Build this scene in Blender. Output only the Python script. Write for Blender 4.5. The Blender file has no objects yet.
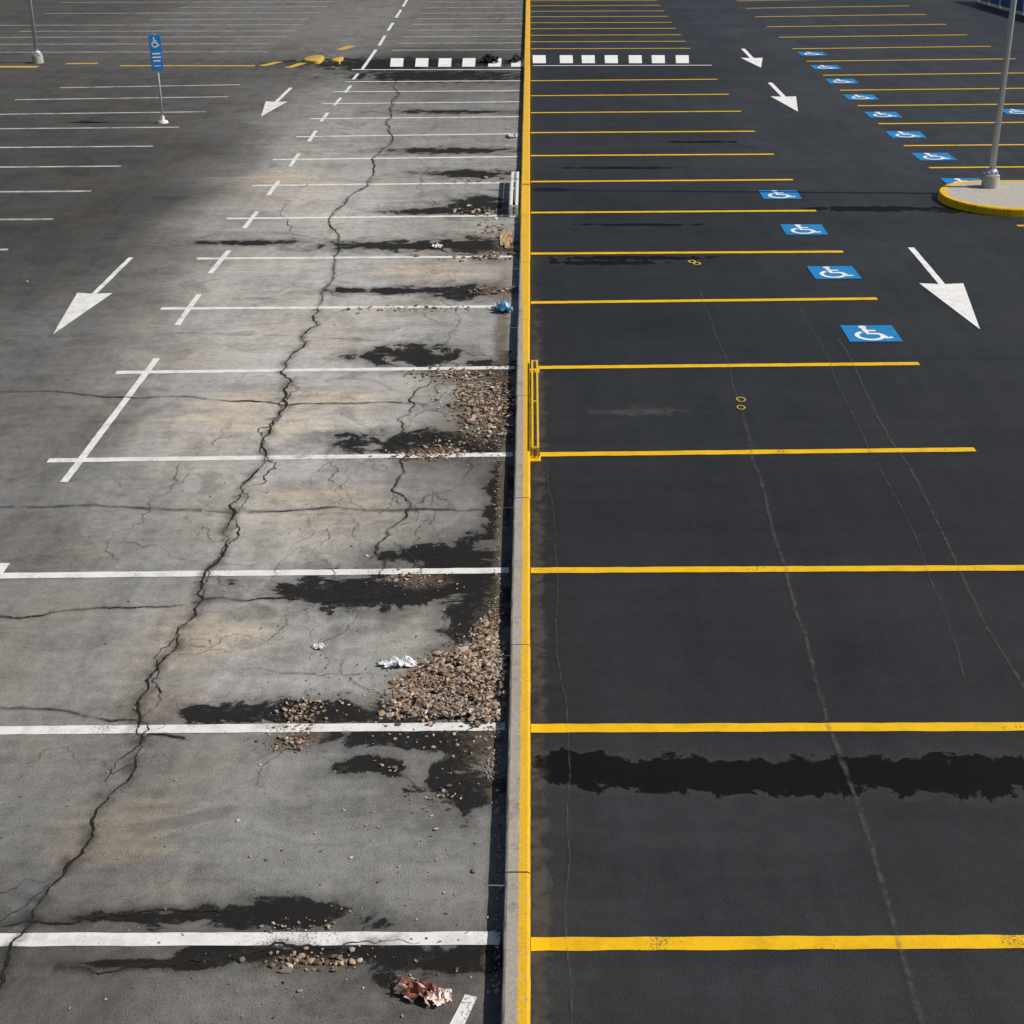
import bpy, math, random
import numpy as np
from mathutils import Vector, Matrix
from mathutils import noise as mn
random.seed(7); rng=np.random.default_rng(7)
scene=bpy.context.scene
# ---------------- survey frame (metres; camera 6.5 m above the lot) -------------
H=6.5; F=1500.0; P=math.atan(692/F); CP=math.cos(P); SP=math.sin(P); CX=530.0
def W(px,py):
    v=py-512; d=v*CP+F*SP
    return (H*(px-CX)/d, H*(F*CP-v*SP)/d)
def YY(py): return W(0,py)[1]

# ---------------- node helpers --------------------------------------------------
class N:
    def __init__(s,name):
        s.m=bpy.data.materials.new(name); s.m.use_nodes=True
        s.t=s.m.node_tree; s.t.nodes.clear()
        s.out=s.t.nodes.new('ShaderNodeOutputMaterial')
        s.b=s.t.nodes.new('ShaderNodeBsdfPrincipled')
        s.t.links.new(s.b.outputs[0],s.out.inputs[0])
        s.pos=s.t.nodes.new('ShaderNodeNewGeometry').outputs['Position']
    def put(s,sock,v):
        if isinstance(v,bpy.types.NodeSocket): s.t.links.new(v,sock)
        elif isinstance(v,(tuple,list)):
            sock.default_value=tuple(v)+((1,) if len(v)==3 and len(sock.default_value)==4 else ())
        else: sock.default_value=v
    def M(s,op,a,b=0.0,c=0.0):
        n=s.t.nodes.new('ShaderNodeMath'); n.operation=op
        s.put(n.inputs[0],a); s.put(n.inputs[1],b); s.put(n.inputs[2],c); return n.outputs[0]
    def noise(s,scale,detail=3,rough=.55,stretch=None,dist=0.0,off=(0,0,0)):
        v=s.pos
        if stretch or off!=(0,0,0):
            mp=s.t.nodes.new('ShaderNodeMapping'); s.put(mp.inputs['Vector'],s.pos)
            mp.inputs['Scale'].default_value=stretch or (1,1,1); mp.inputs['Location'].default_value=off; v=mp.outputs[0]
        n=s.t.nodes.new('ShaderNodeTexNoise'); n.noise_dimensions='2D'; s.put(n.inputs['Vector'],v)
        n.inputs['Scale'].default_value=scale; n.inputs['Detail'].default_value=detail
        n.inputs['Roughness'].default_value=rough; n.inputs['Distortion'].default_value=dist
        return n.outputs[0]
    def mix(s,f,a,b,mode='MIX'):
        n=s.t.nodes.new('ShaderNodeMix'); n.data_type='RGBA'; n.blend_type=mode
        s.put(n.inputs[0],f); s.put(n.inputs[6],a); s.put(n.inputs[7],b); return n.outputs[2]
    def ss(s,x,lo,hi,a=0.,b=1.):
        n=s.t.nodes.new('ShaderNodeMapRange'); n.interpolation_type='SMOOTHSTEP'
        s.put(n.inputs[0],x); s.put(n.inputs[1],lo); s.put(n.inputs[2],hi); s.put(n.inputs[3],a); s.put(n.inputs[4],b); return n.outputs[0]
    def attr(s,name,col=False):
        n=s.t.nodes.new('ShaderNodeAttribute'); n.attribute_name=name
        return n.outputs['Color'] if col else n.outputs['Fac']
    def sep(s):
        n=s.t.nodes.new('ShaderNodeSeparateXYZ'); s.put(n.inputs[0],s.pos); return n.outputs
    def scale(s,colr,f):
        n=s.t.nodes.new('ShaderNodeVectorMath'); n.operation='SCALE'
        s.put(n.inputs[0],colr); s.put(n.inputs[3],f); return n.outputs[0]
    def bump(s,h,st,dist=.01):
        n=s.t.nodes.new('ShaderNodeBump'); s.put(n.inputs['Height'],h); n.inputs['Strength'].default_value=st
        n.inputs['Distance'].default_value=dist; s.t.links.new(n.outputs[0],s.b.inputs['Normal'])
    def fin(s,col,rough=.8,spec=.4):
        s.put(s.b.inputs['Base Color'],col); s.put(s.b.inputs['Roughness'],rough); s.put(s.b.inputs['Specular IOR Level'],spec); return s.m
    def sum(s,c,*terms):
        f=None
        for nz,k in terms:
            f=s.M('MULTIPLY_ADD',nz,k,c if f is None else f)
        return f

def mat_simple(name,c,rough=.6,metal=0,var=.25,sc=20,bump=.2):
    n=N(name); f=n.M('ADD',1-var/2,n.M('MULTIPLY',n.noise(sc,4),var))
    n.b.inputs['Metallic'].default_value=metal
    return n.fin(n.scale(n.mix(0.0,c,c),f),rough)

# ---- old asphalt
n=N('old_asphalt')
tone=n.attr('tone'); wet_shade=n.attr('wet_shade'); dirt=n.attr('dirt'); tanA=n.attr('tan')
fine=n.noise(95,2,.75); mid=n.noise(9,5,.7,dist=.3); big=n.noise(1.1,5,.65,dist=.5)
stx=n.noise(1.6,5,.62,stretch=(.45,2.4,1)); sty=n.noise(1.2,4,.6,stretch=(3.5,.16,1),off=(3,1,0))
f=n.sum(-1.15,(fine,1.25),(mid,.85),(big,1.25),(stx,.55),(sty,.4))
f=n.M('MAXIMUM',f,.15)
warm=n.mix(n.ss(n.noise(.55,4,.6,off=(4,7,0)),.38,.64),(1.0,.98,.945),(1.06,.985,.88))
col=n.scale(warm,n.M('MULTIPLY',tone,f))
tanm=n.M('MULTIPLY',n.ss(n.M('ADD',tanA,n.M('MULTIPLY',n.M('SUBTRACT',stx,.5),2.8)),-.4,.9),.55)
col=n.mix(tanm,col,n.scale(n.mix(0.,(1.50,1.22,.88),(1,1,1)),n.M('MULTIPLY',tone,f)))
chip=n.M('MULTIPLY',n.ss(n.noise(150,1,.5,off=(9,2,0)),.62,.72),.4)
col=n.mix(chip,col,n.scale(n.mix(0.,(1.9,1.8,1.65),(1,1,1)),tone))
pit=n.M('MULTIPLY',n.ss(n.noise(45,2,.6,off=(2,9,0)),.66,.74),.6)
col=n.mix(pit,col,(.035,.033,.031))
oil=n.M('MULTIPLY',n.ss(big,.58,.72),.45)
col=n.mix(oil,col,(.05,.048,.046))
edgeN=n.noise(2.6,6,.66,dist=.3)
w1=n.M('ADD',wet_shade,n.M('MULTIPLY',n.M('SUBTRACT',edgeN,.5),3.1))
damp_shade=n.M('MULTIPLY',n.ss(w1,-1.1,.1),.5)
wm=n.M('MULTIPLY',n.ss(w1,-.04,.22),n.ss(n.M('ADD',mid,n.M('MULTIPLY',w1,.15)),.3,.52,.62,.96))
dm=n.M('MULTIPLY',n.ss(n.M('ADD',dirt,n.M('MULTIPLY',n.M('SUBTRACT',mid,.5),2.0)),-.1,.6),.7)
col=n.mix(damp_shade,col,(.054,.050,.046))
col=n.mix(wm,col,n.scale(n.mix(0.,(.0135,.0125,.012),(1,1,1)),n.M('ADD',.1,n.M('MULTIPLY',fine,1.8))))
col=n.mix(dm,col,n.mix(fine,(.05,.038,.028),(.24,.19,.14)))
n.bump(fine,.7,.008)
n.fin(col,n.ss(wm,0,1,.92,.75),n.ss(wm,0,1,.2,.10)); M_OLD=n.m
# ---- sealcoat
n=N('fresh_sealcoat_asphalt')
tone=n.attr('tone'); wet_shade=n.attr('wet_shade'); dust=n.attr('dirt')
fine=n.noise(100,2,.75); mid=n.noise(6,5,.68,dist=.4); big=n.noise(.6,5,.65,dist=.6)
stx=n.noise(1.3,5,.65,stretch=(.2,3.0,1)); sty=n.noise(1.1,4,.6,stretch=(3.2,.12,1))
f=n.sum(-1.70,(fine,1.5),(mid,1.0),(big,1.5),(stx,.9),(sty,.8)); f=n.M('MAXIMUM',f,.12)
col=n.scale(n.mix(big,(.86,.98,1.16),(1.0,1.0,1.03)),n.M('MULTIPLY',tone,f))
chip=n.M('MULTIPLY',n.ss(n.noise(150,1,.5,off=(9,2,0)),.66,.76),.10)
col=n.mix(chip,col,(.3,.29,.28))
w1=n.M('ADD',wet_shade,n.M('MULTIPLY',n.M('SUBTRACT',n.noise(4.5,5,.66,dist=.25),.5),1.7))
wm=n.M('MULTIPLY',n.ss(w1,0,.13),.93)
col=n.mix(n.M('MULTIPLY',n.M('MULTIPLY',n.ss(w1,-.35,.0),n.ss(w1,.0,.1,1,0)),.08),col,(.13,.115,.10))
col=n.mix(wm,col,(.0018,.0018,.002))
dm=n.M('MULTIPLY',n.ss(n.M('ADD',dust,n.M('MULTIPLY',n.M('SUBTRACT',mid,.5),2.4)),0,1.0),.4)
col=n.mix(dm,col,(.12,.105,.09))
n.bump(fine,.7,.008)
n.fin(col,n.ss(wm,0,1,.58,.7),n.ss(wm,0,1,.34,.12)); M_NEW=n.m

def paint(name,c,under,wear,dirty=.3,wm_=.85):
    n=N(name)
    a=n.noise(50,4,.8); b=n.noise(2.2,4,.65)
    base=n.scale(n.mix(0.,c,c),n.sum(.72,(a,.3),(b,.3)))
    k=n.ss(n.sum(0,(a,.65),(b,.5)),wear,wear+.09)
    k2=n.M('MULTIPLY',n.ss(n.noise(5,5,.7,off=(3,3,0)),.42,.7),dirty)
    base=n.mix(k2,base,n.scale(base,.5))
    col=n.mix(n.M('MULTIPLY',k,wm_),base,under)
    n.bump(a,.35,.005)
    return n.fin(col,.7,.25)
M_WHITE=paint('worn_white_paint',(.76,.75,.72),(.19,.18,.165),.63,.4)
M_WFAR=paint('faded_white_paint',(.52,.51,.49),(.10,.098,.095),.58,.45)
M_WHITE2=paint('fresh_white_paint',(.80,.79,.77),(.05,.05,.05),.68,.28)
M_YEL=paint('yellow_paint',(.80,.47,.004),(.05,.045,.03),.67,.3)
M_YELOLD=paint('faded_yellow_paint',(.60,.40,.06),(.12,.11,.09),.60,.4)
M_BLUE=paint('blue_paint',(.012,.21,.50),(.03,.035,.045),.66,.3)
n=N('crack_fill'); M_CRACK=n.fin(n.mix(n.noise(25,3),(.007,.007,.007),(.045,.04,.035)),.95,.1)
def ghost(name,c,amt,lo=.42,hi=.7,sc=9):
    n=N(name); n.fin(c,.9,.1)
    tr=n.t.nodes.new('ShaderNodeBsdfTransparent'); mx=n.t.nodes.new('ShaderNodeMixShader')
    a=n.M('MULTIPLY',n.ss(n.noise(sc,4,.7),lo,hi),amt)
    a=n.M('MULTIPLY',a,n.attr('edge'))
    n.t.links.new(a,mx.inputs[0]); n.t.links.new(tr.outputs[0],mx.inputs[1]); n.t.links.new(n.b.outputs[0],mx.inputs[2])
    n.t.links.new(mx.outputs[0],n.out.inputs[0]); return n.m
M_GHOST=ghost('dusty_reflective_crack',(.17,.14,.115),.45,.28,.72)
M_HALO=ghost('crack_stain',(.045,.041,.038),.5,.3,.65,5)
M_FINE=ghost('hairline_crack',(.02,.019,.018),.92,.22,.5,6)

# ---------------- mesh builder -----------------------------------------------
class B:
    def __init__(s): s.v=[];s.f=[];s.m=[];s.e=[];s.c=[]
    def vert(s,p,e=1.0): s.v.append(tuple(p)); s.e.append(e); return len(s.v)-1
    def face(s,idx,m=0,c=None): s.f.append(tuple(idx)); s.m.append(m); s.c.append(c)
    def box(s,c,d,m=0,rotz=0,bev=0):
        x,y,z=[k/2 for k in d]; b=min(bev,x*.9,y*.9,z*.9)
        if b<=0: b=min(x,y,z)*.12
        co,si=math.cos(rotz),math.sin(rotz)
        def P_(px,py,pz): s.v.append((c[0]+px*co-py*si,c[1]+px*si+py*co,c[2]+pz)); s.e.append(1.); return len(s.v)-1
        rings=[]
        for zz,ins in((-z,b),(-z+b,0),(z-b,0),(z,b)):
            xx,yy=x-ins,y-ins
            k=b if ins==0 else b*.6
            rings.append([P_(*q,zz) for q in((-xx+k,-yy),(xx-k,-yy),(xx,-yy+k),(xx,yy-k),(xx-k,yy),(-xx+k,yy),(-xx,yy-k),(-xx,-yy+k))])
        for r in range(3):
            for i in range(8): s.face((rings[r][i],rings[r][(i+1)%8],rings[r+1][(i+1)%8],rings[r+1][i]),m)
        s.face(rings[3],m); s.face(rings[0][::-1],m)
    def tube(s,p0,p1,r0,r1,m=0,seg=16,cap=True):
        p0=Vector(p0);p1=Vector(p1);d=(p1-p0).normalized()
        a=d.orthogonal().normalized();b=d.cross(a)
        A=[];C=[]
        for i in range(seg):
            t=2*math.pi*i/seg; o=a*math.cos(t)+b*math.sin(t)
            A.append(s.vert(p0+o*r0)); C.append(s.vert(p1+o*r1))
        for i in range(seg): s.face((A[i],A[(i+1)%seg],C[(i+1)%seg],C[i]),m)
        if cap: s.face(A[::-1],m); s.face(C,m)
    def ribbon(s,pts,w,z,m=0,jit=0.0,soft=False,step=None):
        pts=[Vector((p[0],p[1])) for p in pts]
        if step:
            q=[]
            for i in range(len(pts)-1):
                L=(pts[i+1]-pts[i]).length; k=max(1,int(L/step))
                for j in range(k): q.append(pts[i].lerp(pts[i+1],j/k))
            q.append(pts[-1]); pts=q
        nn=len(pts); ws=w if isinstance(w,list) else [w]*nn
        prev=None
        for i,p in enumerate(pts):
            a=pts[max(i-1,0)];b=pts[min(i+1,nn-1)]
            t=(b-a); t=t.normalized() if t.length>1e-9 else Vector((1,0)); o=Vector((-t.y,t.x))
            k=1.0
            if 0<i<nn-1:
                d1=(pts[i]-a).normalized(); k=1/max(.6,abs(d1.dot(t)))
            hw=ws[i]/2*k
            l=p+o*(hw+random.uniform(-jit,jit)); r=p-o*(hw+random.uniform(-jit,jit))
            if soft: row=[s.vert((l.x,l.y,z),0),s.vert((p.x,p.y,z),1),s.vert((r.x,r.y,z),0)]
            else: row=[s.vert((l.x,l.y,z)),s.vert((r.x,r.y,z))]
            if prev:
                for j in range(len(row)-1): s.face((prev[j],prev[j+1],row[j+1],row[j]),m)
            prev=row
    def poly(s,pts,z,m=0): s.face([s.vert((p[0],p[1],z)) for p in pts],m)
    def obj(s,name,mats,parent=None,smooth=False):
        me=bpy.data.meshes.new(name)
        me.from_pydata(s.v,[],s.f)
        for m in mats: me.materials.append(m)
        me.polygons.foreach_set('material_index',s.m)
        a=me.attributes.new('edge','FLOAT','POINT'); a.data.foreach_set('value',s.e)
        if any(c is not None for c in s.c):
            a=me.attributes.new('tint','FLOAT_COLOR','FACE')
            a.data.foreach_set('color',[x for c in s.c for x in ((*c,1) if c else (1,1,1,1))])
        me.update(); o=bpy.data.objects.new(name,me); scene.collection.objects.link(o)
        if parent: o.parent=parent
        if smooth: me.shade_smooth()
        return o
def empty(name,loc):
    e=bpy.data.objects.new(name,None); e.location=loc; scene.collection.objects.link(e); return e

# ---------------- ground -------------------------------------------------------
g=B(); S=900
g.poly([(-S,-S),(S,-S),(S,S),(-S,S)],0)
n=N('dry_ground'); M_G=n.fin(n.mix(n.noise(.3,6),(.08,.085,.04),(.16,.13,.09)),.95)
g.obj('ground',[M_G])

def smooth(x,a,b):
    t=np.clip((x-a)/(b-a),0,1); return t*t*(3-2*t)
def lot(name,xs,ys,z,mat,tones,blobs,dirts,tans,gain,kx):
    X,Y=np.meshgrid(xs,ys); nx,ny=len(xs),len(ys)
    V=np.stack([X.ravel(),Y.ravel(),np.full(X.size,z)],1)
    i=np.arange((ny-1)*(nx-1)); r=i//(nx-1); c=i%(nx-1); a=r*nx+c
    Fc=np.stack([a,a+1,a+nx+1,a+nx],1)
    me=bpy.data.meshes.new(name); me.from_pydata(V.tolist(),[],Fc.tolist())
    xf,yf=V[:,0],V[:,1]
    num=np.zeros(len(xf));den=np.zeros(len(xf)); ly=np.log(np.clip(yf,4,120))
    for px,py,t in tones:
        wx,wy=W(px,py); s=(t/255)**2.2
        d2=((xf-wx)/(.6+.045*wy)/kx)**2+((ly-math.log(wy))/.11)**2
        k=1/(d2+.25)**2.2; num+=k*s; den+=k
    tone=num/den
    if kx==1:   # darker, older driving lane beside the patched bays
        wob=.45*np.sin(yf*.55)+.25*np.sin(yf*1.9+1)+.12*np.sin(yf*5.1)
        lane=(1-smooth(xf+wob*.7,-6.8,-5.35))*smooth(yf+.8*np.sin(xf*1.3)+.3*np.sin(xf*4),15.5,25)*(1-.6*smooth(yf,42,50))
        tone=tone*(1-.46*lane)
    def field(bl):
        o=np.full(len(xf),-1.8)
        for px,py,rx,ry in bl:
            wx,wy=W(px,py); d=(py-512)*CP+F*SP; rX=H*rx/d; rY=(YY(py-ry)-YY(py+ry))/2
            q=1-np.sqrt(((xf-wx)/rX)**2+((yf-wy)/rY)**2); o=np.maximum(o,q)
        return o
    for nm,val in(('tone',tone*gain),('wet_shade',field(blobs)),('dirt',field(dirts)),('tan',field(tans))):
        at=me.attributes.new(nm,'FLOAT','POINT'); at.data.foreach_set('value',val.astype(np.float32))
    me.materials.append(mat); me.update()
    o=bpy.data.objects.new(name,me); scene.collection.objects.link(o); return o
ys=np.concatenate([np.arange(2,20,.06),np.arange(20,34,.12),np.arange(34,70,.3),np.arange(70,121,5)])
xl=np.concatenate([np.arange(-70,-14,2.),np.arange(-14,-7,.3),np.arange(-7,-.2,.06),[-.15]])
xr=np.concatenate([[-.02,.04],np.arange(.1,6,.08),np.arange(6,18,.4),np.arange(18,72,2.)])
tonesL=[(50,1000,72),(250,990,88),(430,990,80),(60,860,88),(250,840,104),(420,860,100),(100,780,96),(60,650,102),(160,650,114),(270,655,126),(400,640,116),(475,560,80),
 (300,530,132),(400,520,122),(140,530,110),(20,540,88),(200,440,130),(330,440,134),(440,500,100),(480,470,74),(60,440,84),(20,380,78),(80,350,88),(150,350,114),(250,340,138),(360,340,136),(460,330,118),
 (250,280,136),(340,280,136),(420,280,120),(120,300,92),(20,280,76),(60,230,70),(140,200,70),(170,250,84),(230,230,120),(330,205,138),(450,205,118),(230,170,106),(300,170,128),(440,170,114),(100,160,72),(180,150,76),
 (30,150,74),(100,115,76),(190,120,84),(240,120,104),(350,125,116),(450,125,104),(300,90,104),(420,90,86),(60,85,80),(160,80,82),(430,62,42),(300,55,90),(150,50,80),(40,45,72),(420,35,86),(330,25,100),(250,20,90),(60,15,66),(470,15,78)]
blobsL=[(400,590,118,20),(460,575,50,34),(320,592,50,12),(478,620,34,50),(450,554,70,9),
 (330,713,150,14),(230,716,75,10),(420,738,110,14),(375,766,34,10),(462,785,42,28),(482,740,24,20),
 (415,357,50,11),(490,368,30,10),(425,441,82,9),(480,445,34,14),(400,452,60,7),
 (250,918,105,13),(130,918,80,5),(290,912,55,13),(340,955,140,14),(440,962,60,20),(150,965,90,5),
 (420,246,100,5),(470,246,50,8),(250,243,50,2.5),(410,291,80,3.5),(470,292,40,7),(455,211,65,3.5),(480,205,34,8),(470,174,45,4),
 (455,151,60,3),(90,122,22,1.2),(440,76,90,6),(380,66,50,5),(400,63,120,5),(450,112,60,1.8),(500,500,13,50),(502,400,12,60)]  # wet patches, plus the parking sign's cast shadow painted as a thin streak
dirtL=[(460,685,85,48),(490,640,20,50),(490,700,30,80),(482,410,44,34),(470,377,50,12),(430,455,40,10),(502,500,6,200),(420,580,34,10),(494,850,7,160),(300,735,34,20),(505,240,14,14),(300,965,60,10),(502,330,8,80),(495,290,20,12),(490,258,20,8)]
tansL=[(235,415,80,16),(290,430,60,12),(260,395,60,12),(330,400,50,10),(120,830,60,50),(200,640,70,30),(330,500,80,20),(420,270,60,8),(280,180,60,8),(150,700,60,30)]
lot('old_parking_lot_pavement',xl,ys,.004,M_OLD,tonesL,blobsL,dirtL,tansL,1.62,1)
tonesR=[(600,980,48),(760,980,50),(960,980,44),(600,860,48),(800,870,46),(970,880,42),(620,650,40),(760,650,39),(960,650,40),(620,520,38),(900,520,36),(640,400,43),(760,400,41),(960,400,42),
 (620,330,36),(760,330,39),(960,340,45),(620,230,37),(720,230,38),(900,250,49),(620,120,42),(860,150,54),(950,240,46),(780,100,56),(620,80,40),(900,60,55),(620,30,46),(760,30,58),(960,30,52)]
blobsR=[(600,772,75,18),(690,776,80,20),(790,778,80,20),(880,774,90,20),(970,776,90,22),(1060,776,80,22),(560,765,30,16),
 (600,263,70,2.5),(640,258,90,2),(870,209,70,3),(700,142,50,1.2),(620,168,70,1.4),(640,225,80,1.5),(980,210,60,4)]  # thin dark streak left of the lamp island uses the same darkening
dirtR=[(540,900,14,240),(538,600,10,200),(538,400,9,150),(640,412,70,5)]
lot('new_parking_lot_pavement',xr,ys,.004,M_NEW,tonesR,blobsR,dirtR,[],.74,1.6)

# ---------------- markings -------------------------------------------------------
def line(b,x0,y0,x1,y1,w=.13,z=.008,jit=.004,step=.12):
    b.ribbon([W(x0,y0),W(x1,y1)],w,z,0,jit,False,step)
wl=B()
rowsL=[(-120,941,500,939,.125),(-120,732,505,727,.12),(-60,577,509,571,.115),(48,461,513,455,.12),(116,373,515,368,.12),(161,309,505,307,.12),(197,259,512,257,.12),
 (227,219,508,216,.12),(252,186,518,183,.12),(273,160,518,157,.12),(296,137,518,134,.11),(310,119,519,117,.11),(322,104,520,102,.10),(333,92,521,91,.10),(345,82,521,81,.10)]
for r in rowsL: line(wl,*r[:4],w=r[4])
wl.obj('white_parking_lines',[M_WHITE])
wl=B()
for y,xa in((50,392),(43,398),(36.5,402),(30,408),(24,412),(18.5,417),(13,420),(7.5,424),(2,428)): line(wl,xa,y+.5,523,y,w=.11)
for y,xe,xs_ in((251,8,-300),(220.5,53,-300),(192.5,91,-300),(167.5,121,-250),(147.5,153,-200),(128.5,179,-160),(113,206,-30),(98,228,15),(86,240,60)):
    line(wl,xs_,y+2,xe,y-1,w=.12)
for y,xe,xs_ in((52,268,-60),(44,275,-60),(37,285,-60),(31,297,20),(25,303,-40),(19,310,150),(13,320,45),(7,327,180),(2,333,60)): line(wl,xs_,y+.6,xe,y,w=.10)
wl.obj('faded_white_parking_lines',[M_WFAR])
tk=B()
for a in((64,483,157,359),(177,326,199,295),(210,274,229,251),(244,229,257,212),(268,196,279,181),(290,167,299,154),(309,142,316,131),(321,122,328,113),(334,106,341,98),(345,93,351,86),(353,80,358,74),(-40,625,4,564),(455,1030,471,997)):
    line(tk,*a,w=.085 if a[0]>0 else .12,z=.011)
for a in((362,70,376,50),(379,46,385,36),(388,31,393,23),(396,18,401,10),(403,7,407,0)): line(tk,*a,w=.10,z=.011)
tk.obj('white_stall_end_ticks',[M_WHITE])
yl=B()
rowsR=[(527,945,1110,942,.125),(528,729,1110,727,.12),(529,571,1110,568,.115),(540,455,975,450,.12),(538,368,919,364,.12),(531,303,877,299,.12),(531,254,843,252,.125),(531,213,816,211,.12),
 (531,182,793,180,.12),(531,156,774,154.5,.12),(531,133,755,131.5,.12),(531,113,741,111.5,.11),(531,96,729,94.5,.11),(531,81,717,79.5,.11)]
for r in rowsR: line(yl,max(r[0],531),*r[1:4],w=r[4])
for y in(49,42,35.5,29,23,17,11.5,6,1): line(yl,531,y,530+.70*(y+180),y-.5,w=.1)
for y in(190,167,145,123,105,89.5,74.5,60.5,48,36.5,26,16,7.5,0):
    line(yl,530+1.15*(y+180),y+1,530+2.02*(y+180),y-1.5,w=.11)
for y in(250,226): line(yl,530+1.2*(y+180),y,530+2.0*(y+180),y-1,w=.11)
for y in(76,62,49.5,37.5): line(yl,530+2.35*(y+180),y,530+3.0*(y+180),y-1,w=.11)
yl.obj('yellow_parking_lines',[M_YEL])
yo=B()
for a,w in(((-60,67,38,67),.32),((66,64,98,63.5),.2),((120,66,255,66),.18),((262,66,280,62),.25),((288,68,304,63),.25),((340,50,352,46),.3)): line(yo,*a,w=w,z=.008)
yo.obj('faded_yellow_lane_lines',[M_YELOLD])
cw=B()
for x in(390,415,438,462,488,511): cw.poly([W(x,67),W(x+13,67),W(x+13.6,58.5),W(x+1,58.5)],.010)
for x in(533,560,582,605,629,652,676): cw.poly([W(x,63.5),W(x+13,63.5),W(x+12.6,55.5),W(x-.4,55.5)],.010)
cw.ribbon([W(352,70),W(522,70)],.09,.0105,0,.003,False,.2)
cw.ribbon([W(533,66),W(712,65.5)],.09,.0095,0,.003,False,.2)
cw.obj('crosswalk',[M_WHITE2])
def arrow(mat,tail,tip,hb,hw,sw):
    (x0,y0),(x1,y1)=W(*tail),W(*tip); T=Vector((x0,y0));E=Vector((x1,y1)); d=(E-T).normalized(); o=Vector((-d.y,d.x)); L=(E-T).length
    Bp=T+d*L*hb; b=B()
    b.ribbon([T,Bp+d*.1],sw*2,.0100,0,.003,False,.15)
    b.poly([Bp-o*hw,E,Bp+o*hw,Bp+o*sw+d*.05,Bp-o*sw+d*.05],0.0106)
    b.obj('painted_arrow',[mat])
arrow(M_WHITE2,(911,248),(980,330),.48,.34,.05)
arrow(M_WHITE2,(770,83),(798,112),.5,.33,.06)
arrow(M_WHITE2,(743,49),(761,68),.5,.33,.06)
arrow(M_WHITE,(131,258),(53,335),.50,.27,.04)
arrow(M_WHITE,(291,88),(261,117),.5,.28,.05)
def isa_strokes(b,org,ux,uy,s,z0,place=None):
    pl=place or (lambda x,y,k:(org[0]+(x*ux[0]+y*uy[0])*s,org[1]+(x*ux[1]+y*uy[1])*s,z0+k*.0006))
    def rib(pts,w,k):
        pts=[Vector(p) for p in pts]; prev=None
        for i,p in enumerate(pts):
            t=(pts[min(i+1,len(pts)-1)]-pts[max(i-1,0)]).normalized(); o=Vector((-t.y,t.x))*w/2
            r=[b.vert(pl(*(p+o),k)),b.vert(pl(*(p-o),k))]
            if prev: b.face((prev[0],prev[1],r[1],r[0]),0)
            prev=r
    b.face([b.vert(pl(-.09+.075*math.cos(t),.36+.075*math.sin(t),0)) for t in [2*math.pi*i/16 for i in range(16)]],0)
    rib([(-.09,.28),(-.075,.15),(-.06,-.03),(.13,-.03),(.16,-.08),(.24,-.27),(.34,-.23)],.095,1)
    rib([(-.09,.14),(.11,.14)],.08,2)
    rib([(-.05+.23*math.cos(t),-.15+.23*math.sin(t)) for t in [math.radians(118+i*(235/18)) for i in range(19)]],.085,3)
def sym(px,py,s=.73,rot=0):
    x,y=W(px,py); e=empty('accessible_parking_symbol',(x,y,0)); rot+=random.uniform(-.03,.03)
    ux=(math.cos(rot),math.sin(rot)); uy=(-ux[1],ux[0])
    b=B(); b.poly([((a*ux[0]+c*uy[0])*s*.5,(a*ux[1]+c*uy[1])*s*.5) for a,c in((-1,-1.02),(1,-.98),(1,1),(-1,1))],.0105); b.obj('blue_square',[M_BLUE],e)
    b=B(); isa_strokes(b,(0,0),ux,uy,s*1.06,.0135); b.obj('wheelchair_figure',[M_WHITE2],e)
for p in((871,334),(834,273),(804,230),(780,195)): sym(*p)
for p in((965,183),(934,157),(906,135),(883,115),(861,97.5),(842,81.5),(826,67.5),(812,54)): sym(*p,s=.78)
sym(1018,112,.73)
def ring(b,px,py,r,w,z=.010):
    x,y=W(px,py); b.ribbon([(x+r*math.cos(t),y+r*1.5*math.sin(t)) for t in [i*2*math.pi/20 for i in range(21)]],w,z)
st=B(); ring(st,741,400,.05,.022); ring(st,741,408,.045,.02,.0104); ring(st,692,262,.05,.03); ring(st,697,264,.05,.03,.0105)
st.obj('yellow_stencil_mark',[M_YELOLD])

# ---------------- cracks -----------------------------------------------------------
def fract(pts,amp,minl=.05,near=None):
    pts=[Vector(W(*p)) for p in pts]
    while True:
        out=[pts[0]];ch=False
        for i in range(len(pts)-1):
            a,b=pts[i],pts[i+1];L=(b-a).length
            if L>minl*(1+max(0,a.y-12)*.06):
                m=(a+b)/2; o=Vector((-(b-a).y,(b-a).x)); out.append(m+o*random.uniform(-amp,amp)); ch=True
            out.append(b)
        pts=out
        if not ch: return pts
ck=B();hl=B();fn=B(); zc=[.0125]
def crack(pts,w,amp=.2,minl=.04,halo=0,taper=True,hair=False):
    p=fract(pts,amp,minl); k=len(p); zc[0]+=.00002
    ws=[]; ph=random.uniform(0,9)
    for i in range(k):
        t=i/max(1,k-1); tp=min(1,4*min(t,1-t)+.25) if taper else 1
        q=mn.noise(Vector((p[i].x*2.1+ph,p[i].y*2.1,0)))
        ws.append(w*tp*random.uniform(.45,1.2)*max(.25,1+1.5*q))
    (fn if hair else ck).ribbon(p,ws,zc[0],0,0,hair)
    if halo:
        hl.ribbon(p[::3],[halo*random.uniform(.6,1.3) for _ in p[::3]],.0118-zc[0]*.02,0,0,True)
    return p
main=[(-20,1012),(0,990),(32,925),(60,880),(88,845),(112,795),(142,742),(140,722),(158,668),(178,632),(202,602),(208,570),(232,520),(243,492),(262,448),(280,412),(292,382),(305,345),(318,308),(322,290),(334,268),(338,246),(330,226),(345,205),(368,186),(372,160),(388,120),(398,92),(404,72)]
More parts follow.
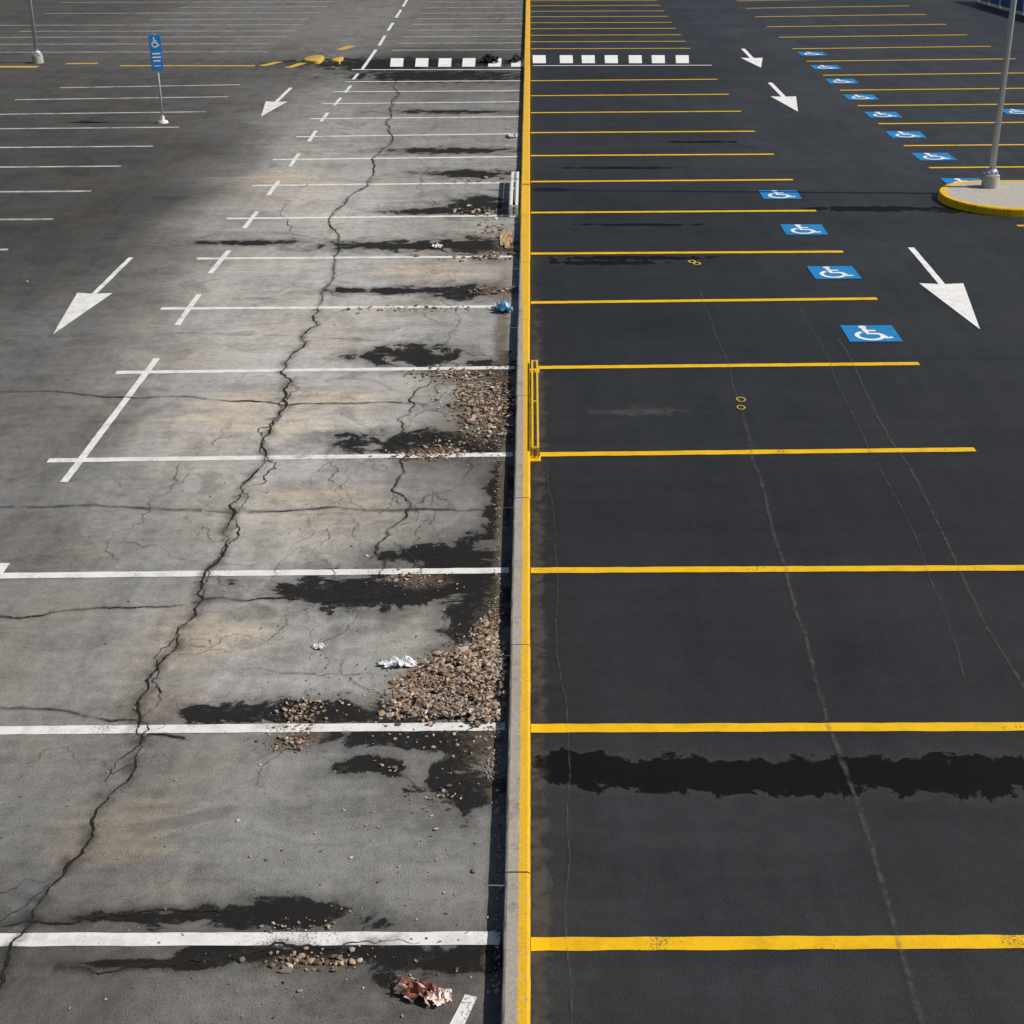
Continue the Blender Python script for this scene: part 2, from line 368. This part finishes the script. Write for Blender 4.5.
crack(main[:19],.020,.13,.035,halo=.22,taper=False)
crack(main[18:],.016,.08,.1,halo=.12,taper=True)
crack(main[10:17],.012,.22,.05)
crack(main[5:10],.008,.22,.05)
for a in([(142,742),(150,735),(190,741)],[(140,722),(90,718),(40,710),(0,708),(-30,706)],[(202,602),(140,608),(60,612),(-20,618)],[(204,600),(290,600),(390,596),(440,590)]): crack(a,.012,.12,halo=.08)
crack([(0,508),(90,506),(200,511),(330,508),(500,512)],.010,.08,halo=.12)
crack([(0,393),(110,398),(230,402),(285,406),(360,404),(430,406)],.014,.09,halo=.10)
crack([(0,928),(100,917),(190,912),(250,908)],.018,.12,halo=.18)
crack([(55,968),(150,966),(220,960),(330,950),(420,944)],.014,.15,halo=.14)
crack([(215,672),(300,674),(390,676)],.008,.12,hair=True)
crack([(0,335),(110,340),(220,334),(310,338),(400,344)],.012,.1,hair=True)
sec=[(448,362),(432,380),(415,405),(402,432),(408,452),(392,490),(385,540),(380,572),(352,610),(318,650),(306,690),(292,742),(270,800)]
crack(sec[:9],.010,.2,halo=.06); crack(sec[8:],.008,.2,hair=True)
crack([(448,362),(455,330),(440,300),(445,262),(430,235)],.012,.15,hair=True)
for _ in range(16):
    i=random.randrange(3,21); x,y=main[i]; s=random.choice([-1,1])
    sc=(y+180)/700
    q=[(x,y)]
    for k in range(random.randint(2,4)): x+=s*random.uniform(14,46)*sc; y+=random.uniform(-30,26)*sc; q.append((x,y))
    crack(q,.009,.26,hair=True)
for _ in range(20):
    i=random.randrange(0,10); x,y=sec[i]; s=random.choice([-1,1]); sc=(y+180)/700; q=[(x,y)]
    for k in range(random.randint(2,4)): x=min(500,x+s*random.uniform(12,34)*sc); y+=random.uniform(-34,28)*sc; q.append((x,y))
    crack(q,.010,.26,hair=True)
for a in([(150,500),(190,452),(230,420)],[(190,455),(150,510),(120,560),(95,585)],[(430,300),(422,340),(410,372)],[(320,440),(310,490),(318,560),(312,640)],[(455,480),(430,520),(420,560)],[(435,405),(460,440),(462,490)],[(355,600),(330,640),(310,655)],[(360,410),(350,460),(355,520),(340,570)],[(300,510),(285,560),(290,600)],[(420,500),(440,540),(430,590)]):
    crack(a,.010,.2,hair=True)
for a in([(402,230),(420,190),(432,150),(440,110)],[(200,330),(260,325),(330,322)],[(230,290),(300,286),(420,292)],[(150,245),(210,236),(330,240)],[(200,150),(260,146),(380,143)],[(310,260),(290,230),(300,190),(285,160)]):
    crack(a,.018,.15,.1,hair=True)
hl.obj('pavement_crack_stains',[M_HALO]); ck.obj('pavement_cracks',[M_CRACK]); fn.obj('hairline_pavement_cracks',[M_FINE])
gh=B()
def gl(pts,w):
    p=fract(pts,.02,.12); gh.ribbon(p,[w*random.uniform(.7,1.3) for _ in p],.0155+len(gh.v)*1e-8,0,0,True)
gl([(744,420),(752,460),(770,520),(790,590),(815,680),(845,770),(872,850),(898,940),(922,1030)],.055)
gl([(838,340),(862,385),(900,455),(945,540),(985,625),(1040,720)],.042)
gl([(700,290),(722,350),(744,420)],.03)
gl([(800,310),(840,390),(880,470),(930,580),(965,680)],.02)
gl([(548,470),(556,560),(566,700),(570,860),(572,1030)],.016)
gh.obj('reflective_crack_traces',[M_GHOST])

# ---------------- kerb -----------------------------------------------------------
n=N('painted_concrete_curb'); X_,Y_,Z_=n.sep()
a30=n.noise(32,4,.75)
conc=n.scale(n.mix(n.noise(1.7,5,.6),(.31,.275,.225),(.44,.40,.34)),n.M('ADD',.55,n.M('MULTIPLY',a30,.8)))
conc=n.mix(n.M('MULTIPLY',n.ss(n.noise(5,5,.7),.5,.75),.55),conc,(.13,.115,.095))
edge=n.M('ADD',X_,n.M('MULTIPLY',n.M('SUBTRACT',n.noise(9,4,.7),.5),.028))
edge=n.M('ADD',edge,n.ss(Y_,15.5,32,0,.14))
ym=n.ss(edge,-.078,-.070)
chipm=n.ss(n.noise(26,4,.78),.57,.66,1,.12)
yc=n.scale(n.mix(n.noise(3,4),(.78,.47,.008),(.66,.35,.012)),n.M('ADD',.72,n.M('MULTIPLY',a30,.56)))
colr=n.mix(n.M('MULTIPLY',ym,chipm),conc,yc)
n.bump(n.noise(90,3,.7),.4,.006); n.fin(colr,.8,.3); M_CURB=n.m
cb=B(); y=2.0; seg=3.05; hC=.115
prof=[(-.172,.0),(-.170,hC-.02),(-.163,hC-.006),(-.15,hC),(-.02,hC),(-.007,hC-.006),(-.001,hC-.02),(.0,0)]
while y<118:
    y1=y+seg-.014; dx=random.uniform(-.004,.004); dz=random.uniform(-.003,.003)
    k=30; prev=None
    for i in range(k+1):
        yy=y+(y1-y)*i/k; row=[]
        for (px,pz) in prof:
            j=random.uniform(-.003,.003) if .02<pz<hC-.001 else 0
            row.append(cb.vert((px+dx+j,yy,pz+(dz if pz>0 else 0))))
        if prev:
            for a in range(len(prof)-1): cb.face((prev[a],row[a],row[a+1],prev[a+1]))
        else: cb.face(row)
        prev=row
    cb.face(prev[::-1]); y+=seg
cb.obj('curb',[M_CURB])

# ---------------- island, lamps, sign -------------------------------------------
M_CONC=mat_simple('concrete',(.42,.39,.34),.85,0,.4,8)
M_STEEL=mat_simple('galvanised_steel',(.52,.55,.58),.5,.3,.25,12)
M_YSTEEL=mat_simple('yellow_painted_steel',(.75,.47,.008),.45,0,.5,14)
M_WSTEEL=mat_simple('white_painted_steel',(.74,.74,.72),.5,0,.25,14)
isl=empty('traffic_island',(0,0,0))
ya,yb=YY(217),YY(187); xa=W(940,202)[0]
def stad(x0,x1,y0,y1,r,ins):
    x0+=ins;y0+=ins;y1-=ins;r=min(r-ins,(y1-y0)/2); out=[]
    for cx_,cy_,a0 in((x0+r,y0+r,180),(x1,y0,None),(x1,y1,None),(x0+r,y1-r,90)):
        if a0 is None: out.append((cx_,cy_))
        elif a0==180: out+= [(cx_+r*math.cos(math.radians(a)),cy_+r*math.sin(math.radians(a))) for a in range(180,271,10)]
        else: out+=[(cx_+r*math.cos(math.radians(a)),cy_+r*math.sin(math.radians(a))) for a in range(90,181,10)]
    return out
def loft(b,loops,m=0):
    ids=[[b.vert(p) for p in L] for L in loops]
    for q in range(len(ids)-1):
        for i in range(len(ids[q])): b.face((ids[q][i],ids[q][(i+1)%len(ids[q])],ids[q+1][(i+1)%len(ids[q])],ids[q+1][i]),m)
    return ids
b=B(); mk=lambda ins,z:[(p[0],p[1],z) for p in stad(xa,15.2,ya,yb,1.2,ins)]
loft(b,[mk(0,0),mk(.01,.12),mk(.03,.14),mk(.13,.14),mk(.135,.125)]); b.obj('yellow_curb_edge',[M_YEL],isl)
b=B(); b.face([b.vert(p) for p in mk(.133,.134)]); b.obj('concrete_top',[M_CONC],isl)

def lamp(px,py,h,z0,arm,r=.075,lean=0):
    x,y=W(px,py); e=empty('street_lamp',(x,y,z0))
    b=B(); b.tube((0,0,0),(0,0,.20),.17,.16,0,20); b.tube((0,0,.20),(0,0,.22),.15,.15,0,20); b.obj('concrete_base',[M_CONC],e)
    b=B(); b.box((0,0,.235),(.25,.25,.03)); b.tube((0,0,.25),(0,0,.34),.105,.09,0,16); b.tube((0,0,.25),(0,0,h),r,r*.62,0,18)
    for a in range(4): b.tube((.11*math.cos(a*math.pi/2+.78),.11*math.sin(a*math.pi/2+.78),.24),(.11*math.cos(a*math.pi/2+.78),.11*math.sin(a*math.pi/2+.78),.31),.014,.014,0,8)
    b.tube((0,0,h-.1),(arm,0,h+.15),.035,.03,0,10); b.obj('pole',[M_STEEL],e,True)
    b=B(); b.box((arm*1.25,0,h+.16),(.6,.32,.12),0,0,.03); b.obj('lamp_head',[M_STEEL],e)
    b=B(); b.box((arm*1.25,0,h+.092),(.45,.24,.02)); b.obj('lens',[M_WSTEEL],e)
lamp(989,194,8.5,.134,1.1,.06)
lamp(38,63,8.5,.006,-1.1,.055)
def sign(px,py):
    x,y=W(px,py); e=empty('parking_sign',(x,y,.006)); e.rotation_euler=(0,0,math.radians(20))
    b=B(); b.tube((0,0,0),(0,0,2.0),.028,.026,0,12); b.obj('post',[M_STEEL],e,True)
    b=B(); b.tube((0,0,0),(0,0,.05),.13,.11,0,18); b.tube((0,0,.05),(0,0,.16),.05,.045,0,14); b.obj('base',[M_WSTEEL],e)
    b=B(); b.box((0,-.04,1.60),(.27,.012,.80),0,0,.004); b.obj('sign_panel',[mat_simple('sign_blue',(.012,.17,.48),.4,0,.1)],e)
    b=B(); isa_strokes(b,None,None,None,1,0,place=lambda X,Y,k:(X*.27,-.0475-k*.0006,1.83+Y*.27))
    for zz,w in((1.58,.19),(1.50,.2),(1.42,.16)): b.box((0,-.049,zz),(w,.004,.03))
    b.tube((-.08,-.049,1.30),(.08,-.049,1.30),.008,.008,0,6)
    b.obj('sign_legend',[M_WSTEEL],e)
sign(163,123)

def rail(name,x0,y0,x1,y1,h,mat,w,t=.028):
    L=y1-y0; e=empty(name,(x0,y0,.005)); b=B()
    for yy in(0,L):
        for xx in(0,w): b.box((xx,yy,h/2),(t,t,h))
        b.box((w/2,yy,.008),(w+.06,.14,.016))
    b.obj('posts',[mat],e)
    b=B()
    for xx in(0,w): b.box((xx,L/2,h+.014),(t+.004,L+.04,t))
    for yy in np.linspace(0,L,3): b.box((w/2,yy,h+.012),(w-t-.006,.026,.022))
    b.obj('top_rails',[mat],e)
    b=B()
    for xx in(0,w): b.box((xx,L/2,h*.4),(t*.6,L-.03,.02))
    b.obj('lower_rails',[mat],e)
rail('low_guard_rail',.028,YY(460),0,YY(372),.13,M_YSTEEL,.062,.02)
rail('low_guard_rail',-.34,YY(217),0,YY(183),.18,M_WSTEEL,.10,.045)

fe=empty('blue_fence',(0,0,0)); b=B(); M_BF=mat_simple('blue_fence_panel',(.012,.07,.30),.5,0,.3,3)
p0=Vector((*W(978,2),0)); p1=Vector((*W(1075,30),0)); dv=p1-p0; ang=math.atan2(dv.y,dv.x); k=8
for i in range(k):
    c=p0.lerp(p1,(i+.5)/k); b.box((c.x,c.y,.5),(dv.length/k-.09,.04,.8),0,ang)
b.obj('panels',[M_BF],fe)
b=B()
for i in range(k+1):
    c=p0.lerp(p1,i/k); b.box((c.x,c.y,.5),(.07,.07,1.0),0,ang)
b.obj('posts',[M_STEEL],fe)

# ---------------- debris ------------------------------------------------------------
n=N('stone_chips'); t_=n.attr('tint',True); M_ST=n.fin(n.scale(t_,n.M('ADD',.7,n.M('MULTIPLY',n.noise(120,2),.6))),.9,.2)
PH=(1+5**.5)/2
ICO=[Vector(v).normalized() for v in((-1,PH,0),(1,PH,0),(-1,-PH,0),(1,-PH,0),(0,-1,PH),(0,1,PH),(0,-1,-PH),(0,1,-PH),(PH,0,-1),(PH,0,1),(-PH,0,-1),(-PH,0,1))]
IF=[(0,11,5),(0,5,1),(0,1,7),(0,7,10),(0,10,11),(1,5,9),(5,11,4),(11,10,2),(10,7,6),(7,1,8),(3,9,4),(3,4,2),(3,2,6),(3,6,8),(3,8,9),(4,9,5),(2,4,11),(6,2,10),(8,6,7),(9,8,1)]
PAL=[(.36,.26,.18),(.44,.34,.24),(.27,.18,.12),(.20,.155,.12),(.48,.40,.31),(.38,.25,.16),(.14,.11,.09),(.32,.275,.23),(.55,.48,.40),(.26,.225,.19),(.40,.35,.30)]
def stone(b,x,y,z,r,flat=.65):
    R=Matrix.Rotation(random.uniform(0,6.28),3,'Z')@Matrix.Rotation(random.uniform(-.4,.4),3,'X')
    sc=(random.uniform(.7,1.5),random.uniform(.6,1.1),random.uniform(.6,1.1)*flat)
    c=random.choice(PAL); k=random.uniform(.6,1.2); c=tuple(q*k for q in c)
    base=len(b.v)
    for v in ICO:
        q=R@Vector((v.x*sc[0],v.y*sc[1],v.z*sc[2]))*r*random.uniform(.7,1.2); b.vert((x+q.x,y+q.y,z+q.z))
    for f in IF: b.face([base+i for i in f],0,c)
def leaf(b,x,y,z,r):
    a=random.uniform(0,6.28); R=Matrix.Rotation(a,3,'Z')@Matrix.Rotation(random.uniform(-.7,.7),3,'X')
    c=random.choice([(.32,.19,.10),(.26,.14,.07),(.42,.30,.19),(.20,.12,.07),(.46,.36,.25),(.36,.19,.10)]); k=random.uniform(.6,1.2); c=tuple(q*k for q in c)
    cu=random.uniform(.1,.5)*r
    pts=[(-1,0,0),(-.4,.45,cu/r),(.3,.4,cu/r),(1,0,.1),(.3,-.4,cu/r),(-.4,-.45,cu/r),(0,0,0)]
    ids=[]
    for p in pts: q=R@(Vector(p)*r); ids.append(b.vert((x+q.x,y+q.y,max(.008,z+q.z+.35*r))))
    for i in range(6): b.face((ids[i],ids[(i+1)%6],ids[6]),0,c)
gp=B(); lf=B(); ls=B()
def inpoly(x,y,pl):
    r=False;j=len(pl)-1
    for i in range(len(pl)):
        if (pl[i][1]>y)!=(pl[j][1]>y) and x<(pl[j][0]-pl[i][0])*(y-pl[i][1])/(pl[j][1]-pl[i][1])+pl[i][0]: r=not r
        j=i
    return r
poly=[W(*p) for p in((392,714),(392,690),(418,672),(445,656),(470,648),(490,615),(499,635),(501,722),(470,720),(430,720))]
xs0=[p[0] for p in poly]; ys0=[p[1] for p in poly]; cxm=-.5; cym=10.6
cnt=0
while cnt<4200:
    x=random.uniform(min(xs0)-.1,-.20); y=random.uniform(min(ys0)-.12,max(ys0)+.12)
    g_=.05+.05*mn.noise(Vector((x*4,y*4,2)))
    xx=x+random.gauss(0,g_); yy=y+random.gauss(0,g_)
    if not inpoly(xx,yy,poly): continue
    if mn.noise(Vector((x*9,y*7,7)))<-.38: continue
    d=math.hypot((x-cxm)/.6,(y-cym)/.85); hgt=max(0,.055*(1-d*d))*(1+.4*mn.noise(Vector((x*5,y*5,0))))
    r=abs(random.gauss(.0085,.005))+.005
    if random.random()<.06: r*=1.9
    stone(gp,x,y,.006+hgt*random.uniform(.6,1.05),r); cnt+=1
    if random.random()<.05: leaf(lf,x,y,hgt+.01,random.uniform(.015,.035))
for _ in range(1300):
    x,y=W(*random.choice([(random.gauss(445,42),random.gauss(698,28)),(random.gauss(493,5),random.uniform(600,780)),(random.gauss(498,2),random.uniform(430,1000)),(random.gauss(486,14),random.gauss(410,26))]))
    if x>-.19: x=-.19-random.random()*.12
    stone(gp,x,y,.008,abs(random.gauss(.006,.005))+.004)
gp.obj('gravel_pile',[M_ST])
def clump(cx_,cy_,sx,sy,k,r0,r1,lfrac):
    for _ in range(k):
        px=cx_+random.gauss(0,sx/2); py=cy_+random.gauss(0,sy/2); x,y=W(px,py)
        if x>-.19: x=-.19-random.random()*.15
        r=r0+(r1-r0)*random.random()**2
        if random.random()<lfrac: leaf(lf,x,y,.008,r*1.3)
        else: stone(ls,x,y,.006+r*.4,r)
clump(486,412,32,28,640,.010,.036,.35); clump(476,398,34,16,300,.010,.03,.35); clump(460,376,50,6,200,.010,.032,.4); clump(430,456,44,5,130,.008,.028,.4); clump(440,449,26,8,90,.010,.028,.4)
clump(410,580,40,8,110,.007,.02,.4); clump(303,712,26,14,150,.006,.024,.4); clump(290,742,28,16,110,.006,.026,.4); clump(390,768,20,6,9,.008,.022,.3)
clump(490,258,44,4,90,.015,.05,.5); clump(420,309,80,3,60,.012,.035,.5); clump(490,291,26,5,50,.015,.045,.5); clump(490,230,16,12,50,.015,.045,.5); clump(480,212,30,6,60,.015,.055,.5)
clump(470,180,40,5,30,.015,.05,.5)
clump(310,962,54,11,90,.006,.024,.35); clump(300,927,40,9,40,.006,.018,.35); clump(440,800,22,14,16,.006,.022,.3); clump(325,680,30,40,16,.006,.018,.5)
for _ in range(750):
    px=random.gauss(400,90) if random.random()<.75 else random.uniform(0,500); py=random.uniform(170,1020)
    x,y=W(min(px,499),py)
    if x>-.19: continue
    (leaf(lf,x,y,.008,random.uniform(.006,.018)) if random.random()<.3 else stone(ls,x,y,.008,abs(random.gauss(.003,.0045))+.003))
for px,py,r in((352,547,.022),(320,646,.03),(436,830,.03),(474,872,.028),(300,992,.02),(345,962,.025),(395,740,.02),(310,962,.035),(322,970,.03),(286,972,.045),(276,750,.035),(443,792,.03),(500,852,.02),(438,797,.025)):
    x,y=W(px,py); stone(ls,x,y,.012,r*.8,.4)
lf.obj('leaf_litter',[M_ST]); ls.obj('loose_stones',[M_ST])
def crumple(name,px,py,sx,sy,sz,cols,rot=0,amp=.3,res=18):
    x,y=W(px,py); o=[random.uniform(0,50) for _ in range(2)]; b=B()
    ids=[]
    for j in range(res+1):
        row=[]
        for i in range(res+1):
            u=i/res*2-1;v=j/res*2-1
            e=1+.35*mn.noise(Vector((u*1.5+o[0],v*1.5,o[1])))
            hh=abs(mn.noise(Vector((u*2.4+o[0],v*2.4+o[1],0))))*1.3+.5*abs(mn.noise(Vector((u*6+o[0],v*6,o[1]))))
            X=u*sx*e+amp*sx*mn.noise(Vector((u*3,v*3+o[0],5)));Y=v*sy*e+amp*sy*mn.noise(Vector((u*3+o[1],v*3,9)))
            q=Vector((X,Y)); q.rotate(Matrix.Rotation(rot,2))
            row.append(b.vert((q.x,q.y,.012+sz*hh*max(0,1.05-(u*u+v*v)*.5))))
        ids.append(row)
    for j in range(res):
        for i in range(res):
            u=(i-.5*res)/res;v=(j-.5*res)/res
            if (u*u+v*v)>.2+.12*mn.noise(Vector((u*5+o[0],v*5,3))): continue
            b.face((ids[j][i],ids[j][i+1],ids[j+1][i+1],ids[j+1][i]),0,cols[0] if mn.noise(Vector((u*5+o[1],v*5,1)))>-.12 or len(cols)<2 else cols[1])
    ob=b.obj(name,[M_ST]); ob.location=(x,y,0); return ob
crumple('crumpled_paper',398,666,.17,.08,.09,[(.85,.85,.86)],.05)
crumple('crumpled_paper',318,648,.05,.05,.03,[(.7,.66,.6)])
crumple('crumpled_paper',437,248,.10,.10,.08,[(.8,.8,.8)])
crumple('crumpled_paper',440,1000,.08,.08,.05,[(.78,.68,.64),(.5,.3,.25)],.3)
crumple('food_wrapper',415,993,.16,.10,.10,[(.24,.10,.07),(.50,.36,.30)],-.4)
crumple('plastic_bag',503,311,.13,.22,.16,[(.12,.42,.62),(.7,.78,.82)],.2)
crumple('cardboard_scrap',505,241,.13,.55,.05,[(.42,.30,.17)],0)
crumple('crumpled_paper',512,137,.15,.25,.1,[(.5,.53,.55)])
crumple('plastic_bag',489,62,.28,.5,.25,[(.02,.02,.022)])
crumple('plastic_bag',517,61,.16,.5,.25,[(.03,.03,.035)])
for px,py,rx,ry in((318,61,.30,.62),(341,62,.14,.5)):
    x,y=W(px,py); e=empty('median_island',(x,y,0)); b=B()
    L=[]
    for ins,z in((0,0),(.02,.07),(.05,.09)):
        L.append([((rx-ins)*math.cos(t)-.15*math.cos(t)**2,(ry-ins)*math.sin(t),z) for t in [i*2*math.pi/24 for i in range(24)]])
    ids=loft(b,L); b.face(ids[-1]); b.obj('curb_nose',[M_YELOLD],e)

# ---------------- light -----------------------------------------------------------------
el=math.radians(42); az=math.radians(92)
sd=Vector((math.sin(az)*math.cos(el),math.cos(az)*math.cos(el),math.sin(el)))
L=bpy.data.lights.new('sun','SUN'); L.energy=4.6; L.angle=math.radians(.5); L.color=(1,.945,.86)
so=bpy.data.objects.new('sun',L); so.rotation_euler=sd.to_track_quat('Z','Y').to_euler(); so.location=(30,0,30); scene.collection.objects.link(so)
w=bpy.data.worlds.new('World'); scene.world=w; w.use_nodes=True; nt=w.node_tree
bg=nt.nodes.get('Background'); sk=nt.nodes.new('ShaderNodeTexSky'); sk.sky_type='NISHITA'; sk.sun_disc=False
sk.sun_elevation=el; sk.sun_rotation=az; nt.links.new(sk.outputs[0],bg.inputs[0]); bg.inputs[1].default_value=.065
scene.view_settings.view_transform='Standard'; scene.view_settings.look='None'; scene.view_settings.exposure=0
# ---------------- camera ---------------------------------------------------------------
cam=bpy.data.cameras.new('camera'); cam.sensor_width=36; cam.lens=F/1024*36; cam.shift_x=-(CX-512)/1024; cam.clip_end=2000; cam.clip_start=.1
co=bpy.data.objects.new('camera',cam); co.location=(0,0,H); co.rotation_euler=(math.pi/2-P,0,0); scene.collection.objects.link(co); scene.camera=co
